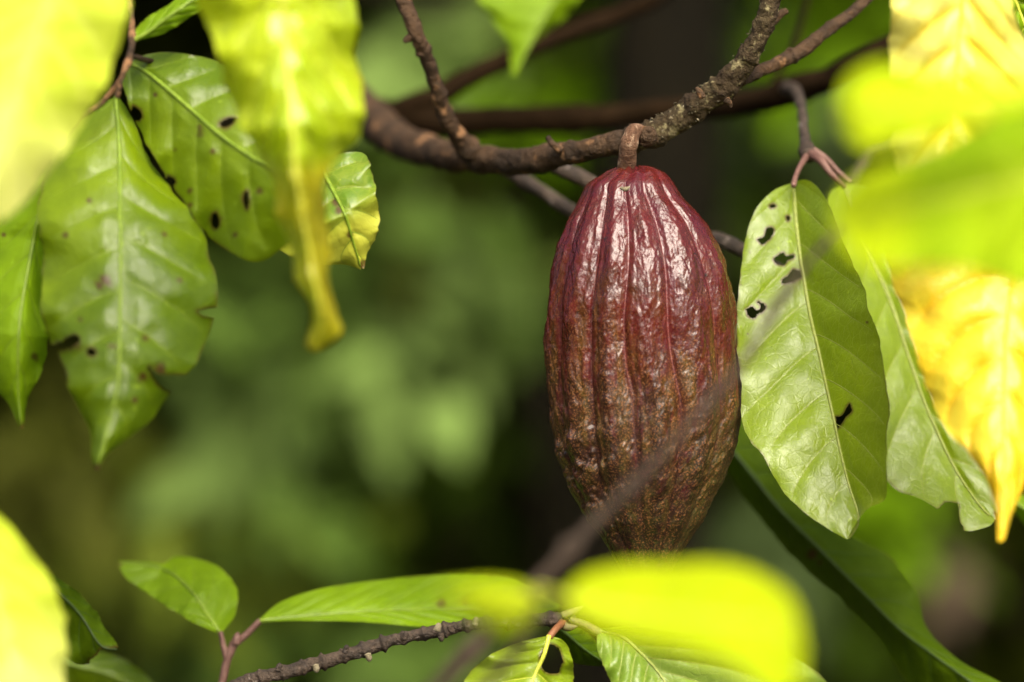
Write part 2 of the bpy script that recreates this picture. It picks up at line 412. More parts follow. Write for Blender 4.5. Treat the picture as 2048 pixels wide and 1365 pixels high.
def scatter_leaves(centers, size, seed, flat=.0):
    """many small folded leaves as one mesh"""
    r = np.random.RandomState(seed); n = len(centers)
    d = r.normal(size=(n, 3)); d[:, 2] -= .6; d /= np.linalg.norm(d, axis=1)[:, None]
    up = r.normal(size=(n, 3)); up[:, 2] += 1.2
    s = np.cross(d, up); s /= np.linalg.norm(s, axis=1)[:, None] + 1e-9; nn = np.cross(s, d)
    L = size * r.uniform(.6, 1.4, n)[:, None]; Wd = L * .2
    c = centers
    vs = np.stack([c, c + d * L * .3 + s * Wd + nn * L * .05, c + d * L * .35, c + d * L * .3 - s * Wd + nn * L * .05,
                   c + d * L * .7 + s * Wd * .7 - nn * L * .02, c + d * L * .72 - nn * L * .04, c + d * L * .7 - s * Wd * .7 - nn * L * .02, c + d * L - nn * L * .1], 1)
    q = np.array([[0, 1, 2, 2], [0, 2, 3, 3], [1, 4, 5, 2], [2, 5, 6, 3], [4, 7, 5, 5], [5, 7, 6, 6]])
    tri = []
    for a in q:
        tri.append(a[:3]);
        if a[3] != a[2]: tri.append([a[0], a[2], a[3]])
    tri = np.array(tri)
    f = (np.arange(n)[:, None, None] * 8 + tri[None]).reshape(-1, 3)
    return vs.reshape(-1, 3), f
def simple_leaf_mat(name, c1, c2, trans=.12):
    m, nt = newmat(name); co = objco(nt)
    base = mixc(nt, ramp(nt, noise(nt, 5, 2, co), .4, .6), c1, c2)
    pr = nt.nodes.new('ShaderNodeBsdfPrincipled'); nt.links.new(base, pr.inputs['Base Color']); pr.inputs['Roughness'].default_value = .7
    pr.inputs['Specular IOR Level'].default_value = .08
    tr = nt.nodes.new('ShaderNodeBsdfTranslucent'); nt.links.new(base, tr.inputs[0])
    mx = nt.nodes.new('ShaderNodeMixShader'); mx.inputs[0].default_value = trans
    nt.links.new(pr.outputs[0], mx.inputs[1]); nt.links.new(tr.outputs[0], mx.inputs[2])
    o = nt.nodes.new('ShaderNodeOutputMaterial'); nt.links.new(mx.outputs[0], o.inputs[0]); return m
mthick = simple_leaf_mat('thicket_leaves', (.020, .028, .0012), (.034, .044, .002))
m_added_crown = simple_leaf_mat('added_crown_leaves', (.03, .06, .01), (.045, .085, .012))
# far thicket
nT = 26000
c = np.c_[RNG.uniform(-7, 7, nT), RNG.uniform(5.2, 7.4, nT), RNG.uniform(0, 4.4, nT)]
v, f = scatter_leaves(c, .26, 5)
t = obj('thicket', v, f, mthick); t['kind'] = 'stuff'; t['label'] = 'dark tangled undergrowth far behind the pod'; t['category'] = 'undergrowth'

def shade_tree(x, y, r, h, crown_c, crown_r, nleaf, label, seed, lean=0.0):
    T = thing('shade_tree', label, 'tree', (x, y, 0), 'shade trees behind the cacao')
    zs = np.linspace(-.1, h, 9)
    pts = np.c_[x + lean * zs + .03 * np.sin(zs * 2.1 + seed), y + .04 * np.cos(zs * 1.7 + seed), zs]
    tube('trunk', pts, np.linspace(r * 1.15, r * .7, 9), M['bark_dark'], T, seg=24, n=80, bump=r * .08, bfreq=9, seed=seed)
    cc = np.array(crown_c, float)
    rs = np.random.RandomState(seed)
    for q in range(5):
        a = q * 1.26 + seed; e = cc + np.array([math.cos(a) * crown_r[0] * .6, math.sin(a) * crown_r[1] * .6, .2])
        st = pts[-2]; tube('limb', np.array([st, (st + e) / 2 + [0, 0, .25], e]), [r * .4, r * .25, r * .1], M['bark_dark'], T, seg=10, n=16)
    dd = rs.normal(size=(nleaf, 3)); dd /= np.linalg.norm(dd, axis=1)[:, None]
    rad = rs.uniform(.25, 1, nleaf)[:, None] ** .6
    cl = vnoise(dd * 3, seed); ok = cl > -.55
    pc = (cc + dd * rad * np.array(crown_r))[ok]
    v, f = scatter_leaves(pc, .30, seed + 2)
    o = obj('crown', v, f, m_added_crown, T)  # foliage added above the view to block sky and sun over the background
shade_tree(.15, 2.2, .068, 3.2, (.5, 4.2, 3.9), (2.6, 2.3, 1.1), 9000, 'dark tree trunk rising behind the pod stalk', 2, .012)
shade_tree(-1.55, 3.6, .14, 3.3, (-2.3, 4.6, 3.8), (2.4, 2.2, 1.1), 8000, 'thick dark trunk added unseen beyond the left leaf cluster, its crown shading the background', 5)  # unseen tree, added for the shade of its canopy
shade_tree(2.3, 4.6, .13, 3.4, (2.9, 4.9, 3.9), (2.3, 2.2, 1.1), 8000, 'dark trunk added unseen beyond the yellow leaf, its crown shading the background', 8)  # another unseen tree, added to extend the shading canopy

# broad leaved shrubs, out of focus behind the pod: each blurred patch of green is a leaf of one of them
def blade(par, base, tip, wpx, Y, mat, **kw):
    Y += kw.pop('far', 1.1)
    return autoleaf(par, base, tip, wpx, Y, mat, M['rib_dark'], fold=(.01, .01), quilt=.002, ripple=.006, rag=5, rows=50, cols=12, ribr=(4, 1.5), **kw)
def leafc(n, c, tr=.15): 
    d = tuple(x * 1.35 for x in c)
    return leaf_mat(n, c, d, tuple(x * 1.3 for x in d), tr, None, .6, .1, .3, mott=5, edge=.1, fine=.1)
G_pale = leafc('broad_leaf_pale', (.21, .31, .05)); G_grass = leafc('broad_leaf_grass', (.12, .21, .003))
G_grey = leafc('broad_leaf_greygreen', (.065, .10, .018)); G_olive = leafc('broad_leaf_olive', (.17, .19, .008))
G_deep = leafc('broad_leaf_deep', (.030, .055, .003)); G_brown = leafc('broad_leaf_dry', (.020, .011, .002)); G_grbr = leafc('broad_leaf_greybrown', (.07, .052, .030))
G_greyolive = leafc('broad_leaf_greyolive', (.085, .085, .006)); G_lime = leafc('broad_leaf_lime', (.17, .27, .004))

def shrub(label, loc, stems, clumps, leaves=(), seed=1):
    T = thing('broadleaf_shrub', label, 'shrub', loc, 'broad leaved shrubs out of focus behind the pod')
    for s in stems:
        tube('stem', np.array([loc, (np.array(loc) + s) / 2 + [.05, 0, .1], s]), [.02, .014, .008], M['bark_dark'], T, seg=10, n=24)
    rs = np.random.RandomState(seed)
    for (px, py, sx, sy, n, mat, *sz) in clumps:
        Y = rs.uniform(3.1, 4.9, n); a = rs.normal(size=(n, 2))
        c = P(px + a[:, 0] * sx * .62, py + a[:, 1] * sy * .62, Y)
        v, f = scatter_leaves(c, sz[0] if sz else .13, rs.randint(999))
        o = obj('foliage', v, f, mat, T); o['kind'] = 'stuff'
    for L in leaves: blade(T, *L[:5], seed=int(abs(L[0][0]) % 17) + 1, bend=L[5] if len(L) > 5 else .05, far=1.9)
    return T
def clump_mat(n, c): return simple_leaf_mat('foliage_' + n, tuple(x * .7 for x in c), tuple(x * 1.25 for x in c), .22)
F_pale = clump_mat('pale', (.185, .285, .065)); F_mid = clump_mat('mid', (.085, .145, .022)); F_olive = clump_mat('olive', (.165, .22, .022)); F_ol2 = clump_mat('olivebrown', (.075, .085, .010))
F_grass = clump_mat('grass', (.12, .23, .003)); F_deep = clump_mat('deep', (.028, .052, .002)); F_grey = clump_mat('grey', (.07, .105, .032)); F_brown = clump_mat('brown', (.04, .02, .004)); F_dry = clump_mat('dry', (.085, .062, .038))
def w3(x, y, Y): return P(x, y, Y)
shrub('blurred shrub with wide pale grey-green leaves filling the gap left of the pod', (-.1, 3.2, 0), [w3(1180, 560, 3.4), w3(1120, 760, 3.4)],
      [(960, 590, 150, 70, 60, F_pale), (760, 700, 170, 80, 70, F_pale), (520, 840, 140, 80, 50, F_pale), (560, 620, 200, 110, 70, F_mid), (880, 440, 190, 60, 50, F_ol2), (880, 460, 160, 60, 30, F_mid),
       (860, 940, 160, 120, 45, F_deep), (560, 1000, 120, 80, 30, F_mid)], [((1190, 530), (700, 650), 62, 2.0, G_pale), ((1000, 640), (420, 880), 60, 2.0, G_pale, -.04)], 3)
shrub('blurred shrub with bright green leaves behind the upper fork of branches', (.0, 3.6, 0), [w3(1300, 160, 3.5), w3(1020, 60, 3.5)],
      [(860, 110, 130, 70, 60, F_pale), (1080, 190, 170, 60, 70, F_grass), (1440, 120, 80, 120, 45, F_grey), (1180, 40, 120, 60, 20, F_deep), (820, 330, 120, 50, 20, F_mid)], [((1320, 150), (880, 230), 60, 2.0, G_grass), ((1020, 60), (720, 150), 60, 2.0, G_pale)], 4)
shrub('blurred shrub with yellow-green leaves behind the right-hand twigs', (.62, 3.3, 0), [w3(1700, 300, 3.4), w3(1840, 1150, 3.4)],
      [(1670, 60, 70, 100, 50, F_grass), (1670, 260, 60, 100, 30, F_grey), (1530, 480, 60, 160, 24, F_deep), (1550, 1060, 50, 90, 30, F_grey), (1800, 1050, 80, 50, 40, F_grass), (1900, 1120, 60, 60, 16, F_dry), (1700, 1260, 120, 70, 24, F_deep)], (), 5)
shrub('blurred shrub with olive leaves low behind the small bottom left twig', (-.62, 3.2, 0), [w3(240, 1180, 3.4), w3(40, 1000, 3.4)],
      [(320, 1080, 190, 100, 120, F_olive), (120, 930, 170, 110, 80, F_ol2), (420, 1290, 150, 60, 30, F_mid), (760, 1290, 240, 80, 60, F_mid), (1180, 1240, 200, 70, 40, F_deep), (480, 560, 90, 80, 20, F_mid)], (), 6)

# ================================================================ THE POD
def profile():
    L = [(334, 1250, 1287), (336, 1236, 1303), (345, 1212, 1326), (351, 1204, 1334), (369, 1175, 1349), (396, 1161, 1367), (422, 1147, 1391), (455, 1129, 1417), (508, 1111, 1444),
         (560, 1099, 1461), (625, 1092, 1472), (690, 1092, 1475), (750, 1094, 1479), (800, 1099, 1482), (850, 1104, 1477), (898, 1113, 1468), (944, 1126, 1452),
         (1000, 1151, 1424), (1039, 1175, 1406), (1076, 1203, 1381), (1119, 1229, 1357), (1150, 1247, 1340), (1175, 1266, 1322), (1186, 1285, 1302)]
    return np.array(L, float)
PR = profile()
PX0, POD_Y = 1288.0, 0.0
pod = thing('cacao_pod', 'ripe maroon ribbed cacao pod hanging by its stalk from the branch', 'cacao pod', P(1268, 258, 0))
def build_pod():
    rows, cols = 560, 640
    pr = resample(PR, 400, True)
    # arc-length rows, extra rings closing the top of the pod
    s = np.linspace(0, 1, rows)
    yy = np.interp(s, np.linspace(0, 1, 400), pr[:, 0]); xl = np.interp(s, np.linspace(0, 1, 400), pr[:, 1]); xr = np.interp(s, np.linspace(0, 1, 400), pr[:, 2])
    cx, wd = (xl + xr) / 2, (xr - xl) / 2 * 1.012
    th = np.linspace(-np.pi, np.pi, cols, endpoint=False)          # 0 faces the camera, + to the right
    TH, SS = np.meshgrid(th, s)
    H = (yy - 334) / (1186 - 334); HH = np.repeat(H[:, None], cols, 1)
    fur = np.radians(np.array([-160, -130, -98, -66, -36, -7.5, 19.5, 49, 80, 110, 140, 170.0]))
    # the furrows drift slightly as they run down the pod
    warp = .06 * np.sin(HH * 5 + TH * 2) + .05 * vnoise(np.stack([HH * 5, TH * 1.4, 0 * HH], -1), 3)
    T2 = TH + warp
    d = (T2[..., None] - fur + np.pi) % (2 * np.pi) - np.pi
    ad = np.abs(d); k1 = ad.argmin(-1); dist = ad.min(-1)
    sg = np.take_along_axis(d, k1[..., None], -1)[..., 0]
    half = np.radians(15)
    x = np.clip(dist / half, 0, 1)
    R0 = wd[:, None] * K * 1.75
    env = sstep(0, .07, HH) * (1 - .55 * sstep(.8, 1, HH))
    deep = np.where(k1 % 2 == 0, 1.0, .75)                       # alternate furrows are deeper
    lobe = (.5 - .5 * np.cos(np.pi * x)) ** .8
    dr = -.098 * deep * (1 - lobe) * env
    dr += -.012 * np.exp(-(dist / .018) ** 2) * env * deep          # sharp crease at the bottom of the furrow
    dr += .012 * np.exp(-((dist - .075) / .035) ** 2) * env
    # warts and wrinkles: along-the-pod up top, oblique folds lower down
    cth, sth = np.cos(TH), np.sin(TH)
    rel = np.clip(wd / 190, .28, 1)[:, None] ** .85
    q = np.stack([sth * rel, cth * rel, HH * 2.1 + 0 * TH], -1)
    up = 1 - sstep(.45, .7, HH)
    qa = q * np.array([7, 7, 4.5]); w1 = fbm(qa, 21, 3)
    qb = q * np.array([11, 11, 15]) + np.stack([HH * 6, HH * 0, TH * 3], -1); w2 = fbm(qb, 31, 3)
    rid = 1 - np.abs(fbm(q * np.array([19, 19, 15]) + .5 * w2[..., None], 41, 3)) * 3.2
    wr = (w1 * .034) * (.5 + .5 * up) + w2 * .030 * (.35 + .65 * (1 - up)) + .0042 * np.clip(rid, -1, 1) * (1 - .6 * sstep(.5, .75, HH))
    # oblique folds on the lower left lobes
    fold = np.sin(HH * 78 + TH * 5 + 2.5 * w2) * sstep(.52, .66, HH) * (1 - sstep(.86, .96, HH)) * np.exp(-((TH + .95) / .6) ** 2)
    wr += .030 * fold
    wr *= sstep(0, .12, x) * env
    dr += wr
    fin = fbm(q * np.array([62, 62, 48]), 51, 2); dr += .0042 * fin * env
    R = R0 * (1 + dr * (.55 + .45 * (wd[:, None] > 60)))
    # ridge line near the silhouette keeps the outline uneven
    X = (cx[:, None] - 1024) * K * 1.75 + R * sth
    Yp = -R * cth * .96
    Z = CAMZ - (yy[:, None] - 682.5) * K * 1.75 + 0 * TH
    # shoulder: lobes swell above the stalk's socket
    Z = Z + .0016 * np.clip(1 - HH / .05, 0, 1) * (lobe - .7)
    v = np.stack([X, Yp, Z], -1).reshape(-1, 3)
    i = np.arange(rows - 1)[:, None] * cols; j = np.arange(cols)[None, :]; j2 = (j + 1) % cols
    f = np.stack([i + j, i + j2, i + cols + j2, i + cols + j], -1).reshape(-1, 4)[:, ::-1]
    nv = len(v); v = np.vstack([v, [[(PR[0, 1] + PR[0, 2]) / 2 * K * 1.75 - 1024 * K * 1.75, 0, v[:cols, 2].mean() - .001], [v[-cols:, 0].mean(), 0, v[-cols:, 2].mean() - .0006]]])
    jj = np.arange(cols); b0 = (rows - 1) * cols
    tri = np.vstack([f[:, [0, 1, 2]], f[:, [0, 2, 3]], np.stack([np.full(cols, nv), (jj + 1) % cols, jj], -1)[:, ::-1], np.stack([np.full(cols, nv + 1), b0 + jj, b0 + (jj + 1) % cols], -1)[:, ::-1]])
    # colour of the skin
    col = np.zeros(TH.shape + (3,)); 
    red = np.array([.088, .0085, .0065]); wine = np.array([.072, .0055, .010]); brown = np.array([.050, .011, .005]); olive = np.array([.036, .046, .003]); gold = np.array([.17, .10, .012]); crim = np.array([.100, .005, .010]); dark = np.array([.018, .012, .003])
    def mx(c, b, t): t = np.clip(t, 0, 1)[..., None]; return c * (1 - t) + b * t
    n1 = fbm(q * 4.2, 61, 3); n2 = fbm(q * np.array([9, 9, 7]), 71, 3); n3 = fbm(q * np.array([22, 22, 14]), 81, 3)
    col[:] = red
    col = mx(col, wine, sstep(-.2, .35, n1) * .9)
    col = mx(col, brown, sstep(.0, .4, n2) * .75)
    low = sstep(.30, .95, HH + .10 * n1)
    col = mx(col, olive, (low * 1.1 * sstep(-.05, .32, n3 + n2 * .8 + low * .36 - .08)) * .9)
    col = mx(col, dark, sstep(-.02, .28, -n3 + .25 * low) * sstep(.25, .6, HH) * .85)
    col = mx(col, olive * 1.15, sstep(.80, 1.0, HH + .08 * n2) * .6)
    # right flank near the tip is greener
    col = mx(col, np.array([.075, .078, .010]), sstep(.55, .9, TH) * sstep(.5, .72, HH) * .75)
    band = np.exp(-((dist - .10) / .06) ** 2) * sstep(.22, .5, HH) * (1 - sstep(.80, .95, HH)) * sstep(-.25, .3, n2 + .1)
    col = mx(col, gold, band * .36)
    col = mx(col, crim, np.exp(-(dist / .035) ** 2) * (1 - .75 * low) * .5)
    col = mx(col, np.array([.30, .10, .09]), np.exp(-(dist / .007) ** 2) * .45 * sstep(.03, .1, HH) * (1 - sstep(.4, .75, HH)))
    col = mx(col, dark, np.exp(-(dist / .013) ** 2) * .55 * sstep(.45, .7, HH))
    # hollows of the wrinkles are mixed towards a darker brown
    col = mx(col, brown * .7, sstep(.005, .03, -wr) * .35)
    # dark pits and small scars
    rs = np.random.RandomState(5)
    for (sx, sy, rr_) in [(1204, 481, 3.2), (1225, 598, 2), (1466, 870, 5), (1462, 884, 3.5), (1416, 553, 4), (1166, 938, 2.5), (1121, 781, 3)] + [(rs.uniform(1110, 1460), rs.uniform(500, 1000), rs.uniform(1, 1.8)) for _ in range(40)]:
        dd = np.hypot((cx[:, None] + wd[:, None] * sth - sx) / rr_, (yy[:, None] - sy) / (rr_ * 1.2)) + 9 * (cth < 0)
        col = mx(col, np.array([.008, .006, .004]), 1.4 - dd)
    speck = (.18 + .82 * sstep(.22, .55, HH + .12 * n1)) * (.5 + .5 * sstep(-.4, .2, n2))
    gloss = .255 + .30 * sstep(.34, .68, HH + .10 * n1 + .05 * n3) + .05 * n3
    col *= (1 - .30 * sstep(.38, .85, HH))[..., None]  # shading of the lower half put into the skin colour
    cc = np.vstack([col.reshape(-1, 3), [[.1, .02, .02]], [[.04, .03, .01]]])
    ex = lambda a: np.r_[a.ravel(), a.mean(), a.mean()]
    o = obj('husk', v, tri, M['pod'], pod, attrs={'speck': ex(speck), 'gloss': ex(gloss)}, cols=cc)
    return o
husk = build_pod()
ptube('stalk', [(1292, 276), (1281, 264), (1268, 264), (1259, 284), (1255, 312), (1253, 345), (1254, 362)], [.016, .006, -.006, -.010, -.006, 0, .002], [12, 14, 15, 17, 18, 20, 25], M['stalk'], pod,
      seg=48, n=110, bump=.0006, bfreq=190, seed=6)
ptube('cushion', [(1306, 258), (1300, 266), (1293, 276), (1288, 286)], [-.003, -.003, -.002, 0], [8, 20, 22, 12], M['bark'], pod, seg=32, n=40, bump=.0012, bfreq=220)
sc_ = ptube('scar', [(1240, 376), (1250, 379), (1259, 375)], [-.0305, -.0325, -.0305], [2, 4.5, 2], M['scar'], husk, seg=12, n=20, bump=.0004, bfreq=600)

# ================================================================ THE BRANCHES
BR = thing('cacao_branch', 'rough brown branch with lichen that carries the maroon pod', 'branch', P(1300, 275, .02))
lim = ptube('limb', [(690, 190), (740, 235), (800, 282), (880, 306), (960, 318), (1040, 322), (1120, 312), (1190, 296), (1260, 280)], [.34, .28, .22, .15, .10, .07, .045, .03, .022],
            [42, 38, 34, 30, 28, 26, 24, 23, 22], M['bark'], BR, seg=72, n=320, bump=.0015, bfreq=95, seed=2, knobs=[(.47, .02, .12), (.62, .012, .12), (.86, .02, .15)])
lim['label'] = 'orange-brown stretch of branch left of the pod stalk'
lm2 = ptube('limb', [(1255, 281), (1300, 270), (1340, 248), (1400, 208), (1450, 172), (1490, 120), (1525, 60), (1548, -30), (1560, -90)], [.022, .02, .02, .015, .01, .005, 0, 0, 0],
            [23, 25, 26, 27, 26, 23, 20, 19, 18], M['bark_lichen'], BR, seg=84, n=420, bump=.0018, bfreq=130, seed=4, knobs=[(.02, .03, .3), (.1, .03, .14), (.3, .02, .12), (.42, .012, .16), (.6, .02, .12)])
lm2['label'] = 'lichen-crusted stretch of branch rising right of the pod'
ptube('limb', [(958, 318), (925, 285), (898, 245), (878, 190), (858, 130), (834, 70), (805, 0), (780, -70)], [.10, .09, .08, .07, .06, .05, .05, .05],
      [20, 19, 17, 16, 15, 15, 14, 13], M['bark'], BR, seg=48, n=220, bump=.0012, bfreq=120, seed=8, knobs=[(.08, .03, .25), (.62, .012, .22), (.4, .01, .12)])
ptube('limb', [(1480, 160), (1510, 146), (1560, 126), (1610, 98), (1660, 56), (1710, 22), (1770, -40)], [.01, .02, .03, .035, .04, .05, .06], [16, 14, 13, 13, 12, 11, 10], M['bark'], BR,
      seg=40, n=200, bump=.0011, bfreq=120, seed=12, knobs=[(.1, .03, .2), (.36, .012, .28), (.6, .01, .15), (.5, .01, .12)])
for (a, b, rr_, Y) in [(((1095, 274), (1104, 287), (1122, 302)), None, (6, 7, 9), .035), (((830, 70), (816, 78), (808, 84)), None, (9, 8, 5), .05), (((1545, 45), (1560, 30), (1574, 22)), None, (9, 9, 7), .03),
                       (((1405, 196), (1398, 182), (1392, 176)), None, (8, 6, 3), -.003), (((1452, 200), (1460, 208), (1462, 215)), None, (9, 6, 3), -.003)]:
    ptube('stub', a, Y, rr_, M['bark'], BR, seg=16, n=24, bump=.0006, bfreq=200)
# small flakes of bark and lichen standing off the limb
def flakes():
    A = resample(np.array([(1300, 270, 25), (1340, 248, 26), (1400, 208, 27), (1450, 172, 26), (1490, 120, 23), (1525, 60, 20), (1548, -10, 19)], float), 200)
    rs = np.random.RandomState(3); vs, fs = [], []
    for k in range(110):
        i = rs.randint(0, 199); p = A[i]; a = rs.uniform(-1.5, 1.8); T = A[i + 1] - A[i]; T = T[:2] / np.hypot(*T[:2]); n_ = np.array([T[1], -T[0]])
        Yc = .012; r = S(p[2], Yc); c = P(p[0], p[1], Yc); nn = np.array([n_[0], 0, -n_[1]]) * math.sin(a) + np.array([0, -1, 0]) * math.cos(a)
        c = c + nn * r * 1.02; s = rs.uniform(.0003, .0009)
        m = len(vs)
        pts = [c + rs.normal(size=3) * s * .9 for _ in range(4)] + [c + nn * s * rs.uniform(.6, 1.6)]
        vs += pts; fs += [[m, m + 1, m + 4], [m + 1, m + 2, m + 4], [m + 2, m + 3, m + 4], [m + 3, m, m + 4]]
    o = obj('lichen', np.array(vs), np.array(fs), M['scar'], BR); o['kind'] = 'stuff'
flakes()

RB = thing('cacao_branch', 'smooth dark rear branch crossing behind the pod branch, forked and out of focus', 'branch', P(1300, 225, .35))
ptube('limb', [(640, 190), (740, 225), (860, 242), (1000, 240), (1140, 236), (1300, 226), (1440, 214), (1560, 190), (1660, 158), (1740, 118), (1800, 84), (1900, 30), (1990, -50)], [.36, .35, .34, .33, .33, .32, .28, .24, .22, .22, .22, .22],
      [40, 36, 30, 27, 25, 25, 27, 28, 27, 25, 24, 23], M['bark_far'], RB, seg=32, n=160, bump=.002, bfreq=40, seed=14)
ptube('limb', [(800, 225), (870, 195), (950, 150), (1040, 108), (1120, 72), (1210, 40), (1290, 8), (1370, -40)], [.34, .34, .35, .36, .38, .4, .4, .4], [26, 23, 21, 20, 18, 17, 16, 16], M['bark_far'], RB, seg=28, n=120, bump=.0016, bfreq=50, seed=15)
tw_ = ptube('twig', [(1575, 178), (1592, 184), (1603, 215), (1607, 262), (1612, 296), (1618, 312)], [.22, .16, .12, .09, .07, .06], [14, 12, 10, 10, 13, 15], M['bark_twig'], RB, seg=24, n=60, bump=.0009, bfreq=150, seed=16, knobs=[(.95, .05, .3)])
ptube('twig', [(1540, 195), (1562, 140), (1590, 90), (1605, 40), (1622, -30)], [.30], [8, 7, 7, 7, 7], M['bark_far'], RB, seg=12, n=40)
ptube('twig', [(1700, 385), (1725, 330), (1745, 300), (1775, 288), (1800, 270)], [.16], [13, 12, 10, 10, 10], M['bark_twig'], RB, seg=12, n=40, bump=.001)

RT = thing('twig', 'thin grey-brown twig slanting down behind the pod and its branch', 'twig', P(1060, 360, .16))
ptube('stem', [(985, 318), (1030, 350), (1080, 380), (1150, 426), (1240, 462), (1340, 470), (1440, 480), (1485, 502), (1560, 540)], [.17, .16, .14, .12, .12, .11, .09, .09, .10], [14, 14, 13, 14, 14, 14, 14, 13, 12], M['bark_twig'], RT, seg=24, n=120, bump=.0008, bfreq=120)
ptube('side_twig', [(1100, 330), (1150, 350), (1190, 372), (1240, 400)], [.10], [15, 16, 16, 14], M['bark_twig'], RT, seg=20, n=50, bump=.0008, bfreq=120)

# ================================================================ RIGHT: leaves L and M on the hanging twig (parts of the rear branch)
Lm = [(1587, 364), (1592, 440), (1602, 523), (1620, 628), (1637, 700), (1652, 769), (1668, 840), (1681, 903), (1699, 975), (1718, 1038), (1697, 1079)]
Ll = [(1582, 367), (1546, 382), (1517, 411), (1497, 452), (1482, 523), (1474, 593), (1472, 651), (1476, 710), (1484, 769), (1482, 827), (1497, 877), (1523, 909), (1552, 962), (1576, 997), (1617, 1032), (1652, 1056), (1692, 1079)]
Lr = [(1592, 363), (1612, 360), (1634, 373), (1658, 411), (1687, 482), (1710, 535), (1729, 578), (1737, 619), (1757, 663), (1766, 733), (1778, 815), (1774, 886), (1773, 950), (1772, 997), (1737, 1017), (1720, 1037), (1702, 1064), (1697, 1079)]
z5 = lambda pts: [(1400 + x / 1.707, 300 + y / 1.707) for x, y in pts]
Lh = [z5([(205, 318), (197, 306), (218, 296), (226, 270), (240, 262), (254, 272), (247, 292), (232, 310), (216, 322)]),
      z5([(247, 378), (262, 362), (284, 352), (292, 362), (318, 360), (314, 372), (298, 378), (286, 395), (262, 390)]),
      z5([(277, 446), (300, 430), (318, 410), (340, 416), (347, 432), (330, 444), (306, 456), (284, 456)]),
      z5([(155, 546), (176, 534), (192, 548), (204, 544), (207, 532), (194, 524), (206, 519), (222, 532), (218, 552), (200, 560), (184, 575), (165, 566)]),
      z5([(462, 912), (486, 906), (506, 872), (517, 878), (514, 898), (498, 912), (484, 936), (466, 948)]),
      z5([(238, 190), (250, 186), (260, 192), (250, 199), (240, 197)]), z5([(293, 228), (302, 226), (307, 236), (299, 243)])]
leaf(RB, Lm, Ll, Lr, [.05, .015, -.02, -.045], M['leaf_main'], M['rib_pale'], fold=(-.003, -.042), nv=8, quilt=.0022, ripple=.0028, rows=330, cols=64, holes=Lh, ribr=(5, 2.2), slope=.20,
     seed=3, rag=2.6, spotlist=[(1734, 645, 2.5), (1482, 570, 1.6), (1496, 668, 1.6), (1500, 505, 1.2), (1649, 372, 4)], label='green leaf touching the pod side, pierced by several small holes', veinr=.7, veinw=.03, rim=4.2)
ptube('petiole', [(1614, 312), (1602, 330), (1592, 352), (1587, 372)], [.06, .05, .042, .034], [7, 5.5, 5, 6], M['petiole'], RB, seg=16, n=40, bump=.0003)
Mm = [(1690, 372), (1712, 430), (1731, 487), (1781, 605), (1822, 728), (1851, 810), (1898, 915), (1930, 970), (1965, 1018), (1990, 1040)]
Ml = [(1684, 372), (1662, 384), (1656, 410), (1664, 450), (1684, 560), (1700, 700), (1720, 830), (1745, 930), (1775, 962), (1798, 983), (1830, 994), (1869, 1014), (1900, 1034), (1930, 1062), (1975, 1054), (1990, 1042)]
Mr = [(1696, 370), (1740, 380), (1800, 430), (1850, 520), (1890, 640), (1920, 760), (1950, 860), (1982, 944), (2000, 1000), (1993, 1040)]
leaf(RB, Mm, Ml, Mr, [.10, .07, .045, .02], M['leaf_main'], M['rib_pale'], fold=(-.026, .004), nv=8, quilt=.0022, ripple=.0026, rows=220, cols=44, ribr=(5, 2.2), slope=.16,
     holes=[z5([(818, 1220), (835, 1203), (870, 1204), (884, 1222), (886, 1262), (897, 1300), (872, 1330), (820, 1280), (790, 1240)]), z5([(1004, 1236), (1018, 1242), (1030, 1262), (1000, 1290), (1012, 1262)])],
     seed=5, rag=3, label='green leaf with chewed lower edge, partly hidden by the yellow leaf', veinr=.7, veinw=.03, rim=3)
ptube('petiole', [(1622, 308), (1642, 322), (1662, 348), (1690, 376)], [.06, .05, .045, .05], [10, 8, 6, 5.5], M['petiole'], RB, seg=16, n=40, bump=.0003)
ptube('petiole', [(1626, 300), (1652, 318), (1676, 344), (1702, 366)], [.062, .062, .062, .062], [7, 6, 5, 5], M['petiole'], RB, seg=16, n=40, bump=.0003)

# ================================================================ LEFT leafy twig
LT = thing('leafy_twig', 'drooping twig with a cluster of glossy chewed green leaves at the left', 'twig', P(262, 90, -.09))
ptube('stem', [(250, -60), (262, 20), (264, 80), (258, 118), (244, 155), (233, 196)], [-.06, -.07, -.08, -.085, -.09, -.09], [6, 6, 7, 7, 6, 5], M['bark'], LT, seg=16, n=60, bump=.0006, bfreq=150, knobs=[(.55, .04, .3), (.75, .04, .3)])
ptube('stem', [(248, 150), (205, 205), (160, 240), (120, 300)], [-.085, -.08, -.08, -.07], [5, 5, 4, 4], M['bark'], LT, seg=12, n=40, bump=.0005)
sA = 800 / 1138
zA = lambda pts: [(x * sA, y * sA) for x, y in pts]
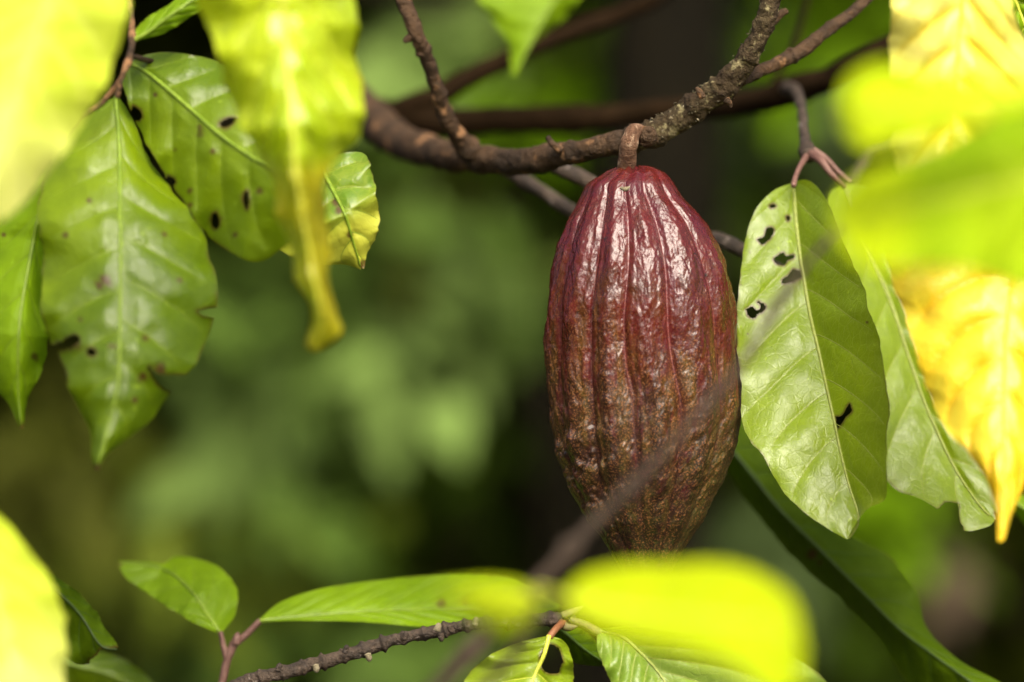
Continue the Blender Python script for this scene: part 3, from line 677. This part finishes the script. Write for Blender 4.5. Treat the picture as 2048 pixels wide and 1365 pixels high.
# E: the large hanging leaf
leaf(LT, [(231, 194), (238, 280), (240, 400), (241, 520), (240, 640), (236, 760), (215, 860), (194, 940)],
     [(226, 196), (190, 215), (140, 272), (96, 350), (74, 430), (84, 520), (82, 610), (98, 680), (130, 760), (158, 820), (180, 870), (184, 915), (192, 942)],
     [(238, 194), (264, 236), (300, 320), (345, 380), (400, 450), (426, 530), (431, 590), (423, 655), (400, 712), (372, 745), (340, 785), (300, 842), (250, 882), (210, 915), (198, 940)],
     [-.06, -.10, -.13, -.14], M['leaf_glossy'], M['rib_green'], fold=(.008, .010), nv=9, quilt=.0022, ripple=.005, rows=220, cols=44, ribr=(5, 2), slope=.16,
     holes=[[(174, 700), (184, 697), (192, 704), (186, 712), (176, 710)], zA([(120, 985), (165, 975), (215, 955), (226, 968), (205, 990), (175, 1000), (165, 1010), (190, 1080), (130, 1100), (90, 1020)]), zA([(560, 885), (600, 876), (630, 880), (625, 905), (590, 900), (572, 896)]),
            zA([(425, 1040), (445, 1062), (480, 1068), (530, 1070), (560, 1090), (500, 1120), (462, 1102), (445, 1085), (430, 1060)])],
     spotlist=[(150, 690, 14), (182, 704, 9), (226, 693, 8), (320, 742, 12), (350, 752, 10), (410, 624, 9), (214, 562, 11), (198, 570, 8), (130, 470, 6), (360, 560, 5), (270, 800, 5), (160, 640, 5), (330, 470, 5), (240, 350, 4), (226, 693, 8), (290, 676, 6), (285, 755, 9), (205, 560, 7), (178, 402, 5), (195, 938, 14)], seed=7, rag=4, label='largest hanging leaf of the cluster, with torn side and long pointed tip', curl=.01)
# D
leaf(LT, [(262, 128), (300, 150), (360, 200), (430, 262), (490, 306), (560, 350), (620, 400)],
     [(258, 132), (243, 150), (256, 205), (290, 285), (340, 362), (395, 448), (440, 492), (490, 520), (530, 522), (556, 500), (600, 470), (622, 420)],
     [(264, 122), (290, 110), (335, 104), (380, 110), (430, 122), (500, 160), (560, 230), (600, 290), (625, 390)],
     [-.06, -.08, -.10, -.12], M['leaf_glossy'], M['rib_green'], fold=(.012, .02), holes=[[(440, 246), (452, 238), (468, 236), (470, 242), (458, 252), (444, 256)], [(424, 428), (434, 426), (438, 448), (430, 460), (424, 448)], [(488, 384), (496, 382), (499, 404), (494, 418), (488, 404)], [(336, 352), (346, 356), (352, 366), (340, 372), (330, 362)], [(266, 212), (280, 222), (284, 238), (272, 240), (262, 226)]], nv=7, quilt=.0022, ripple=.005, rows=180, cols=40, ribr=(5, 3), slope=.22,
     spotlist=[(400, 262, 9), (452, 250, 14), (310, 190, 5), (350, 300, 5), (470, 470, 6), (520, 380, 7), (380, 410, 5), (452, 250, 11), (425, 303, 5), (492, 400, 10), (430, 440, 11), (344, 360, 6), (275, 225, 9), (380, 382, 5)], seed=9, rag=4, label='upper glossy leaf of the cluster, spotted and slanting down to the right')
# C
leaf(LT, [(640, 330), (665, 380), (690, 430), (705, 480), (722, 536)],
     [(632, 335), (610, 400), (556, 440), (552, 490), (590, 518), (640, 530), (690, 530), (722, 540)],
     [(648, 322), (690, 306), (728, 308), (745, 345), (756, 420), (755, 470), (736, 505), (728, 538)],
     [-.03, -.05, -.04], leaf_mat('leaf_turning', (.10, .21, .01), (.45, .50, .03), (.4, .45, .05), .3, (.5, .6, .03), .34, .5, .5, mott=11, coat=.2, tipc=(.5, .52, .05), tipr=(.42, .66)), M['rib_green'], fold=(.008, .010), nv=5, quilt=.002, ripple=.003, rows=120, cols=30, seed=12, rag=3,
     spotlist=[(672, 405, 8), (680, 420, 8), (700, 470, 6), (555, 455, 6), (728, 530, 8)], label='half yellow leaf tip with brown edge peeping out behind the hanging yellow leaf')
ptube('petiole', [(262, 112), (380, 150), (520, 240), (600, 300), (642, 332)], [-.08, -.03, 0, -.01, -.03], [6, 6, 5, 5, 5], M['bark'], LT, seg=12, n=50, bump=.0004)
# F
leaf(LT, [(120, 300), (85, 400), (60, 520), (40, 640), (36, 760), (42, 858)],
     [(110, 300), (20, 400), (-40, 520), (-60, 640), (-20, 760), (20, 815), (38, 858)],
     [(126, 302), (128, 400), (110, 500), (96, 600), (98, 690), (78, 750), (56, 800), (47, 858)],
     [-.07, -.07, -.09, -.09], M['leaf_mid'], M['rib_green'], fold=(.02, .02), nv=7, quilt=.002, ripple=.005, rows=150, cols=32, seed=15, rag=4, spotlist=[(70, 714, 7), (43, 855, 12), (8, 470, 5)], label='lower leaf at the picture edge, with small brown burnt tip')
# G
leaf(LT, [(266, 82), (300, 62), (345, 28), (400, -10), (450, -50)], [(265, 80), (266, 68), (295, 35), (345, 4), (400, -40), (450, -54)], [(268, 83), (325, 68), (375, 38), (430, 0), (455, -44)],
     [-.08, -.08, -.07], M['leaf_mid'], M['rib_green'], fold=(.008, .006), nv=6, rows=70, cols=14, seed=17, label='small slim leaf pointing up from the twig top')

# ================================================================ LOWER RIGHT dark leaf and bottom cluster
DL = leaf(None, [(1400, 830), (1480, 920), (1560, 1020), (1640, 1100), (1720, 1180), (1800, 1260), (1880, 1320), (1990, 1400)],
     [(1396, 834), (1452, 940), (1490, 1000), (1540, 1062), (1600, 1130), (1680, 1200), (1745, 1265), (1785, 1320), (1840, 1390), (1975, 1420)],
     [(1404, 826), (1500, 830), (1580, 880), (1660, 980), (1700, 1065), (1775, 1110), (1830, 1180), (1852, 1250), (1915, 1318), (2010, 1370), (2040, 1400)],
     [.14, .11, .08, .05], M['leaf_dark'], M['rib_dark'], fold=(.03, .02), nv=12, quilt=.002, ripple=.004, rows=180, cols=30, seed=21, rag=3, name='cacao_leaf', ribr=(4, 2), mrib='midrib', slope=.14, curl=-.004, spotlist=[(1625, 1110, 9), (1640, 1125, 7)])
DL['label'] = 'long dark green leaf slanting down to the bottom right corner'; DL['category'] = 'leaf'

BT = thing('leafy_twig', 'slim reddish forked twig with two green leaves at the bottom left', 'twig', P(440, 1400, .09))
ptube('stem', [(432, 1420), (444, 1365), (456, 1318), (470, 1284)], [.06], [8, 8, 8, 8], M['petiole'], BT, seg=16, n=50, bump=.0005, bfreq=150)
ptube('petiole', [(455, 1322), (448, 1296), (441, 1264)], [.06], [7, 6, 5], M['petiole'], BT, seg=12, n=24)
ptube('petiole', [(466, 1290), (490, 1272), (520, 1242)], [.06], [8, 7, 6], M['petiole'], BT, seg=12, n=24)
ptube('bud', [(472, 1288), (474, 1276), (476, 1266)], [.058], [9, 8, 3], M['petiole'], BT, seg=12, n=16)
leaf(BT, [(438, 1264), (410, 1222), (385, 1185), (345, 1148), (300, 1132), (238, 1126)],
     [(434, 1266), (390, 1248), (350, 1225), (305, 1195), (262, 1165), (245, 1148), (236, 1130)],
     [(446, 1264), (470, 1232), (476, 1190), (452, 1145), (412, 1122), (350, 1113), (335, 1128), (300, 1124), (238, 1122)],
     [.06, .07, .1, .1], M['leaf_mid'], M['rib_green'], fold=(-.012, .018), nv=6, quilt=.0015, ripple=.003, rows=90, cols=22, seed=23, spotlist=[(246, 1172, 8), (240, 1130, 5)], label='short round leaf on the left fork of the twig')
leaf(BT, [(520, 1242), (620, 1232), (760, 1222), (900, 1218), (1040, 1214), (1120, 1212)],
     [(520, 1238), (560, 1205), (640, 1178), (760, 1160), (880, 1150), (1000, 1153), (1060, 1175), (1120, 1208)],
     [(522, 1244), (600, 1242), (720, 1244), (850, 1254), (940, 1252), (1040, 1240), (1120, 1216)],
     [.06, .07, .09, .09], M['leaf_mid'], M['rib_green'], fold=(.02, -.012), nv=9, quilt=.002, ripple=.003, rows=120, cols=22, seed=25, spotlist=[(885, 1208, 9), (930, 1203, 10), (985, 1150, 7)], label='long narrow leaf on the right fork, lying nearly level')

KT = thing('leafy_twig', 'dark knobbly twig with ringed leaf scars rising along the bottom edge', 'twig', P(480, 1370, -.02))
kn = [(x, .006, .30 + .18 * (i % 3 == 0)) for i, x in enumerate(np.linspace(.12, .93, 15))]
st = ptube('stem', [(440, 1385), (490, 1364), (560, 1346), (640, 1326), (720, 1302), (800, 1278), (880, 1262), (960, 1247), (1040, 1243), (1120, 1238), (1150, 1244)], [-.02, -.02, -.02, -.015, -.01, -.01, -.01, -.01, -.01, -.01],
      [13, 13, 13, 13, 13, 12, 12, 11, 12, 14, 11], M['bark_twig'], KT, seg=40, n=420, bump=.0009, bfreq=220, seed=31, knobs=kn)
for i, (x, y, s_) in enumerate([(556, 1332, -1), (630, 1340, 1), (690, 1296, -1), (735, 1318, 1), (808, 1268, -1), (874, 1252, -1), (880, 1278, 1), (949, 1240, -1), (900, 1262, 1), (1008, 1238, -1)]):
    ptube('leaf_scar', [(x, y + s_ * -10), (x + 3, y), (x + 4, y + s_ * 5)], [-.022], [7, 6, 3], M['scar'] if i % 2 else M['bark_twig'], KT, seg=12, n=14, bump=.0006, bfreq=300)
for pts, r in [([(1140, 1240), (1170, 1250), (1195, 1264), (1212, 1262)], (6, 8, 9, 3)), ([(1125, 1232), (1150, 1222), (1165, 1214)], (8, 7, 3)), ([(1118, 1246), (1135, 1255), (1155, 1252)], (9, 8, 3))]:
    ptube('bud', pts, [-.02], r, M['bud'], KT, seg=16, n=24, bump=.0003, bfreq=200)
ptube('petiole', [(1130, 1242), (1112, 1258), (1098, 1276)], [-.015, -.03, -.035], [9, 7, 7], M['petiole_orange'], KT, seg=14, n=24, bump=.0003)
leaf(KT, [(1098, 1272), (1088, 1310), (1070, 1350), (1050, 1400), (1025, 1460)], [(1094, 1272), (1050, 1282), (1000, 1300), (955, 1330), (925, 1370), (920, 1420), (1015, 1462)], [(1102, 1272), (1130, 1284), (1145, 1320), (1146, 1360), (1135, 1410), (1035, 1462)],
     [-.035, -.04, -.05], M['leaf_main'], M['rib_lime'], fold=(.012, .014), nv=6, quilt=.0018, ripple=.005, rows=130, cols=30, seed=33, holes=[[(1084, 1300), (1100, 1290), (1118, 1300), (1124, 1330), (1116, 1345), (1090, 1342), (1080, 1325)]], label='young bright leaf with one large oval hole')
leaf(KT, [(1196, 1262), (1240, 1272), (1275, 1300), (1320, 1350), (1360, 1420)], [(1194, 1264), (1194, 1300), (1212, 1340), (1232, 1380), (1290, 1430), (1356, 1424)], [(1198, 1258), (1300, 1250), (1420, 1260), (1540, 1290), (1640, 1350), (1640, 1410), (1450, 1440), (1366, 1424)],
     [-.02, -.03, -.04], leaf_mat('leaf_pale', (.17, .28, .02), (.25, .37, .05), (.4, .48, .12), .3, (.36, .52, .05), .33, .6, .5), M['rib_pale'], fold=(-.012, -.03), nv=7, quilt=.0018, ripple=.005, rows=150, cols=36, seed=35, rag=3, label='broad pale green leaf under the blurred lime leaf')
leaf(KT, [(1110, 1250), (1140, 1275), (1170, 1300), (1215, 1330)], [(1108, 1254), (1110, 1290), (1150, 1326), (1212, 1334)], [(1112, 1248), (1160, 1256), (1200, 1290), (1220, 1326)],
     [.0, .02], M['leaf_dark'], M['rib_dark'], rows=60, cols=14, nv=5, seed=37, label='small dark green leaf behind the buds')

# left bottom dark leaves
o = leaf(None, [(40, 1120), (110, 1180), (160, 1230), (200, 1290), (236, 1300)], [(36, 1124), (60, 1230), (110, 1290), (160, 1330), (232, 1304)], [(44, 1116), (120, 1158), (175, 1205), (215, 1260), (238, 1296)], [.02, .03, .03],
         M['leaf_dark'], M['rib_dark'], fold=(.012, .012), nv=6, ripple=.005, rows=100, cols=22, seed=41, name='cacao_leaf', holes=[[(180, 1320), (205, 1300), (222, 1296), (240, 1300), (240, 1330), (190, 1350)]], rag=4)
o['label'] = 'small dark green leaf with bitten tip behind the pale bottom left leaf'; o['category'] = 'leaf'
o = leaf(None, [(40, 1300), (140, 1330), (240, 1360), (360, 1440)], [(36, 1310), (120, 1400), (240, 1450), (350, 1450)], [(44, 1296), (150, 1295), (260, 1325), (370, 1430)], [.12, .12],
         M['leaf_glossy'], M['rib_green'], fold=(.012, .012), nv=6, rows=60, cols=14, seed=43, name='cacao_leaf')
o['label'] = 'blurred green leaf crossing the bottom edge near the left corner'; o['category'] = 'leaf'
o = leaf(None, [(1150, -60), (1110, 0), (1070, 70), (1030, 150)], [(1140, -64), (1000, -40), (950, -10), (985, 40), (1015, 90), (1024, 150)], [(1156, -58), (1170, -20), (1135, 30), (1080, 75), (1050, 110), (1036, 150)], [.28, .27],
         M['leaf_mid'], M['rib_green'], fold=(.012, .012), nv=6, rows=60, cols=14, seed=45, name='cacao_leaf')
o['label'] = 'soft green leaf pointing down from the top edge over the fork'; o['category'] = 'leaf'
o = leaf(None, [(2120, 1080), (2080, 1040), (2045, 1015), (2018, 1000)], [(2110, 1100), (2070, 1070), (2040, 1040), (2016, 1008)], [(2130, 1060), (2090, 1015), (2050, 990), (2020, 994)], [.1, .1],
         M['leaf_mid'], M['rib_green'], rows=50, cols=10, seed=47, name='cacao_leaf', veins=False)
o['label'] = 'green leaf tip poking in at the right edge below the yellow leaf'; o['category'] = 'leaf'

# ================================================================ FOREGROUND leaves
def fl(label, mid, left, right, Y, mat, rib, **kw):
    kw.setdefault('rows', 140); kw.setdefault('cols', 30); kw.setdefault('quilt', .004); kw.setdefault('ripple', .006); kw.setdefault('rag', 4)
    o = leaf(None, mid, left, right, Y, mat, rib, name='cacao_leaf', **kw); o['label'] = label; o['category'] = 'leaf'
    b = np.array(mid[0], float); d = b - np.array(mid[1], float); d /= np.hypot(*d); y0 = np.atleast_1d(Y)[0]
    ptube('petiole', [b - d * 6, b + d * 50, b + d * 110 + [8, -10], b + d * 170 + [20, -40]], [y0, y0 + .004, y0 + .012, y0 + .03], [6, 6, 7, 9], rib, o, seg=12, n=30)
    return o
fl('large pale lime leaf filling the top left corner', [(110, -140), (90, 0), (55, 120), (20, 240), (-20, 350), (-60, 450)], [(90, -140), (-60, 0), (-140, 120), (-160, 240), (-120, 370), (-66, 450)],
   [(130, -140), (225, -60), (256, 0), (246, 70), (214, 160), (160, 255), (100, 340), (45, 410), (0, 444), (-54, 460)], [-.26, -.27, -.29, -.30], M['leaf_limepale'], M['rib_lime'], fold=(.02, .03), ripple=.003, quilt=.002, nv=7, seed=51, veinw=.1)
fl('pale lime leaf standing at the bottom left corner', [(-60, 1000), (-30, 1120), (0, 1240), (30, 1380), (40, 1460)], [(-66, 1000), (-140, 1120), (-150, 1240), (-90, 1400), (36, 1460)],
   [(-50, 1000), (10, 1040), (66, 1108), (112, 1180), (130, 1250), (132, 1330), (120, 1420), (44, 1460)], [-.26, -.28], M['leaf_limepale'], M['rib_lime'], fold=(.02, .03), ripple=.003, quilt=.003, nv=7, seed=53, veinw=.1)
fl('twisted lime leaf with a narrow olive tail hanging left of centre', [(560, -90), (565, 0), (570, 100), (580, 200), (588, 300), (592, 350), (605, 430), (618, 500), (630, 570), (645, 640), (632, 696)],
   [(400, -90), (394, 0), (420, 70), (448, 160), (476, 240), (515, 315), (548, 365), (552, 430), (578, 500), (595, 565), (620, 605), (622, 650), (612, 690), (628, 702)],
   [(700, -90), (706, 0), (716, 60), (708, 120), (728, 170), (726, 270), (690, 302), (652, 345), (650, 430), (658, 500), (660, 570), (672, 620), (686, 662), (664, 684), (636, 700)],
   [-.24, -.24, -.25, -.26, -.26, -.25, -.25, -.24], leaf_mat('leaf_lime_to_olive', (.40, .55, .002), (.55, .68, .012), (.58, .68, .04), .34, (.72, .90, .01), .30, .7, .6, coat=.2, edge=.4, brown=(.3, .2, .03), tipc=(.42, .36, .008), tipr=(.48, .56)), M['rib_lime'],
   fold=(.03, .035), nv=8, quilt=.0045, ripple=.010, rows=220, cols=40, seed=55, rag=5, veinw=.1, spotlist=[(718, 150, 6), (716, 290, 7), (614, 690, 8), (585, 560, 5)])
fl('bright yellow leaf with orange veins hanging at the right edge', [(2060, 330), (2045, 440), (2025, 560), (2012, 680), (2008, 800), (2008, 920), (2008, 1010), (2000, 1084)],
   [(2050, 330), (1880, 345), (1780, 400), (1766, 480), (1786, 570), (1818, 660), (1846, 760), (1888, 850), (1945, 915), (1974, 965), (1990, 1020), (1996, 1082)],
   [(2070, 330), (2160, 400), (2200, 520), (2200, 640), (2160, 760), (2110, 880), (2062, 950), (2036, 1000), (2008, 1080)], [-.11, -.12, -.14, -.16], M['leaf_yellow'], M['rib_yellow'], fold=(.02, .02), nv=9, quilt=.0035, ripple=.004, rows=200, cols=40, seed=57, veinw=.13, slope=.34, ribr=(6, 3))
fl('pale yellow leaf hanging in the top right corner', [(1930, -120), (1925, 0), (1915, 120), (1905, 240), (1890, 340), (1870, 440)], [(1900, -120), (1800, -60), (1782, 40), (1779, 160), (1784, 270), (1800, 360), (1862, 440)],
   [(1960, -120), (2010, -40), (2040, 60), (2080, 160), (2080, 260), (2010, 360), (1880, 440)], [-.14, -.15, -.15], M['leaf_paleyellow'], M['rib_yellow'], fold=(.02, .025), nv=7, quilt=.006, seed=59, veinw=.09)
fl('striped green and white leaf corner at the top right edge', [(1990, -80), (2030, 0), (2060, 80), (2090, 180)], [(1980, -76), (1975, 0), (2010, 80), (2085, 180)], [(2000, -84), (2100, -20), (2130, 80), (2096, 180)], [-.03, -.03],
   M['leaf_mid'], M['rib_lime'], nv=7, rows=70, cols=18, seed=61, quilt=.006)
fl('small very blurred lime leaf lobe in front of the pale yellow leaf', [(2120, 190), (2000, 196), (1900, 204), (1800, 214), (1740, 216), (1690, 220)], [(2120, 205), (2000, 225), (1920, 252), (1840, 282), (1760, 300), (1700, 276), (1680, 222)],
   [(2120, 178), (2000, 168), (1920, 158), (1840, 146), (1770, 126), (1704, 156), (1682, 212)], [-.50, -.56], M['leaf_lime'], M['rib_lime'], fold=(-.01, .01), seed=63, nv=7, quilt=.002)
fl('large very blurred lime leaf with green middle slanting up to the right edge', [(2260, 330), (2120, 350), (1990, 375), (1880, 400), (1770, 425), (1672, 440)], [(2260, 680), (2120, 620), (2010, 570), (1920, 540), (1820, 535), (1730, 530), (1668, 460)],
   [(2240, 90), (2120, 150), (2030, 205), (1930, 268), (1820, 318), (1720, 352), (1668, 410)], [-.46, -.52], leaf_mat('leaf_limegreen', (.19, .34, .001), (.36, .52, .002), (.40, .54, .02), .4, (.55, .8, .005), .7, .12, .5, mott=6, tipc=(.52, .66, .003), tipr=(.66, .84)), M['rib_lime'], fold=(-.02, .03), seed=65, nv=7)

# foreground twig with its two lime leaves
FT = thing('leafy_twig', 'blurred grey-brown twig crossing diagonally in front of the pod', 'twig', P(900, 1400, -.42))
YT = [-.42, -.41, -.39, -.37, -.35, -.33, -.30, -.27]
ptube('stem', [(830, 1430), (905, 1345), (985, 1255), (1075, 1165), (1125, 1115), (1200, 1035), (1300, 935), (1400, 825), (1480, 735), (1540, 635), (1620, 520), (1700, 440), (1790, 370)], YT,
      [18, 17, 15, 14.5, 15, 12.5, 11.5, 11, 10.5, 9.5, 8, 7, 6], M['bark_front'], FT, seg=20, n=160, bump=.0012, bfreq=80, seed=71, knobs=[(.288, .012, .9), (.40, .012, .8), (.52, .008, .25), (.10, .01, .3), (.75, .008, .3)])
ptube('stem', [(930, 1440), (975, 1370), (1040, 1290), (1085, 1200)], [-.40], [13, 13, 13, 12], M['bark_front'], FT, seg=16, n=40, bump=.001)
ptube('petiole', [(1080, 1180), (1110, 1190), (1150, 1200)], [-.40, -.45, -.50], [12, 10, 9], M['rib_lime'], FT, seg=12, n=20)
leaf(FT, [(1130, 1196), (1220, 1215), (1330, 1230), (1440, 1240), (1530, 1250), (1600, 1270)], [(1128, 1190), (1165, 1152), (1240, 1130), (1340, 1128), (1440, 1124), (1520, 1148), (1578, 1192), (1604, 1250)],
     [(1128, 1204), (1170, 1245), (1260, 1278), (1370, 1304), (1470, 1338), (1530, 1390), (1596, 1380), (1608, 1290)], [-.50, -.53, -.55], M['leaf_lime'], M['rib_lime'], fold=(.04, -.03), nv=7, rows=120, cols=26, seed=73, label='broad very blurred lime leaf hiding the tip of the pod')
leaf(FT, [(1080, 1200), (1040, 1205), (990, 1205), (930, 1195), (880, 1180)], [(1080, 1196), (1040, 1172), (980, 1165), (930, 1170), (882, 1176)], [(1080, 1206), (1050, 1250), (1000, 1265), (940, 1230), (884, 1186)], [-.5, -.56], M['leaf_lime'], M['rib_lime'], rows=70, cols=14, nv=5, seed=75, veins=False, label='small blurred lime leaf left of the broad one')
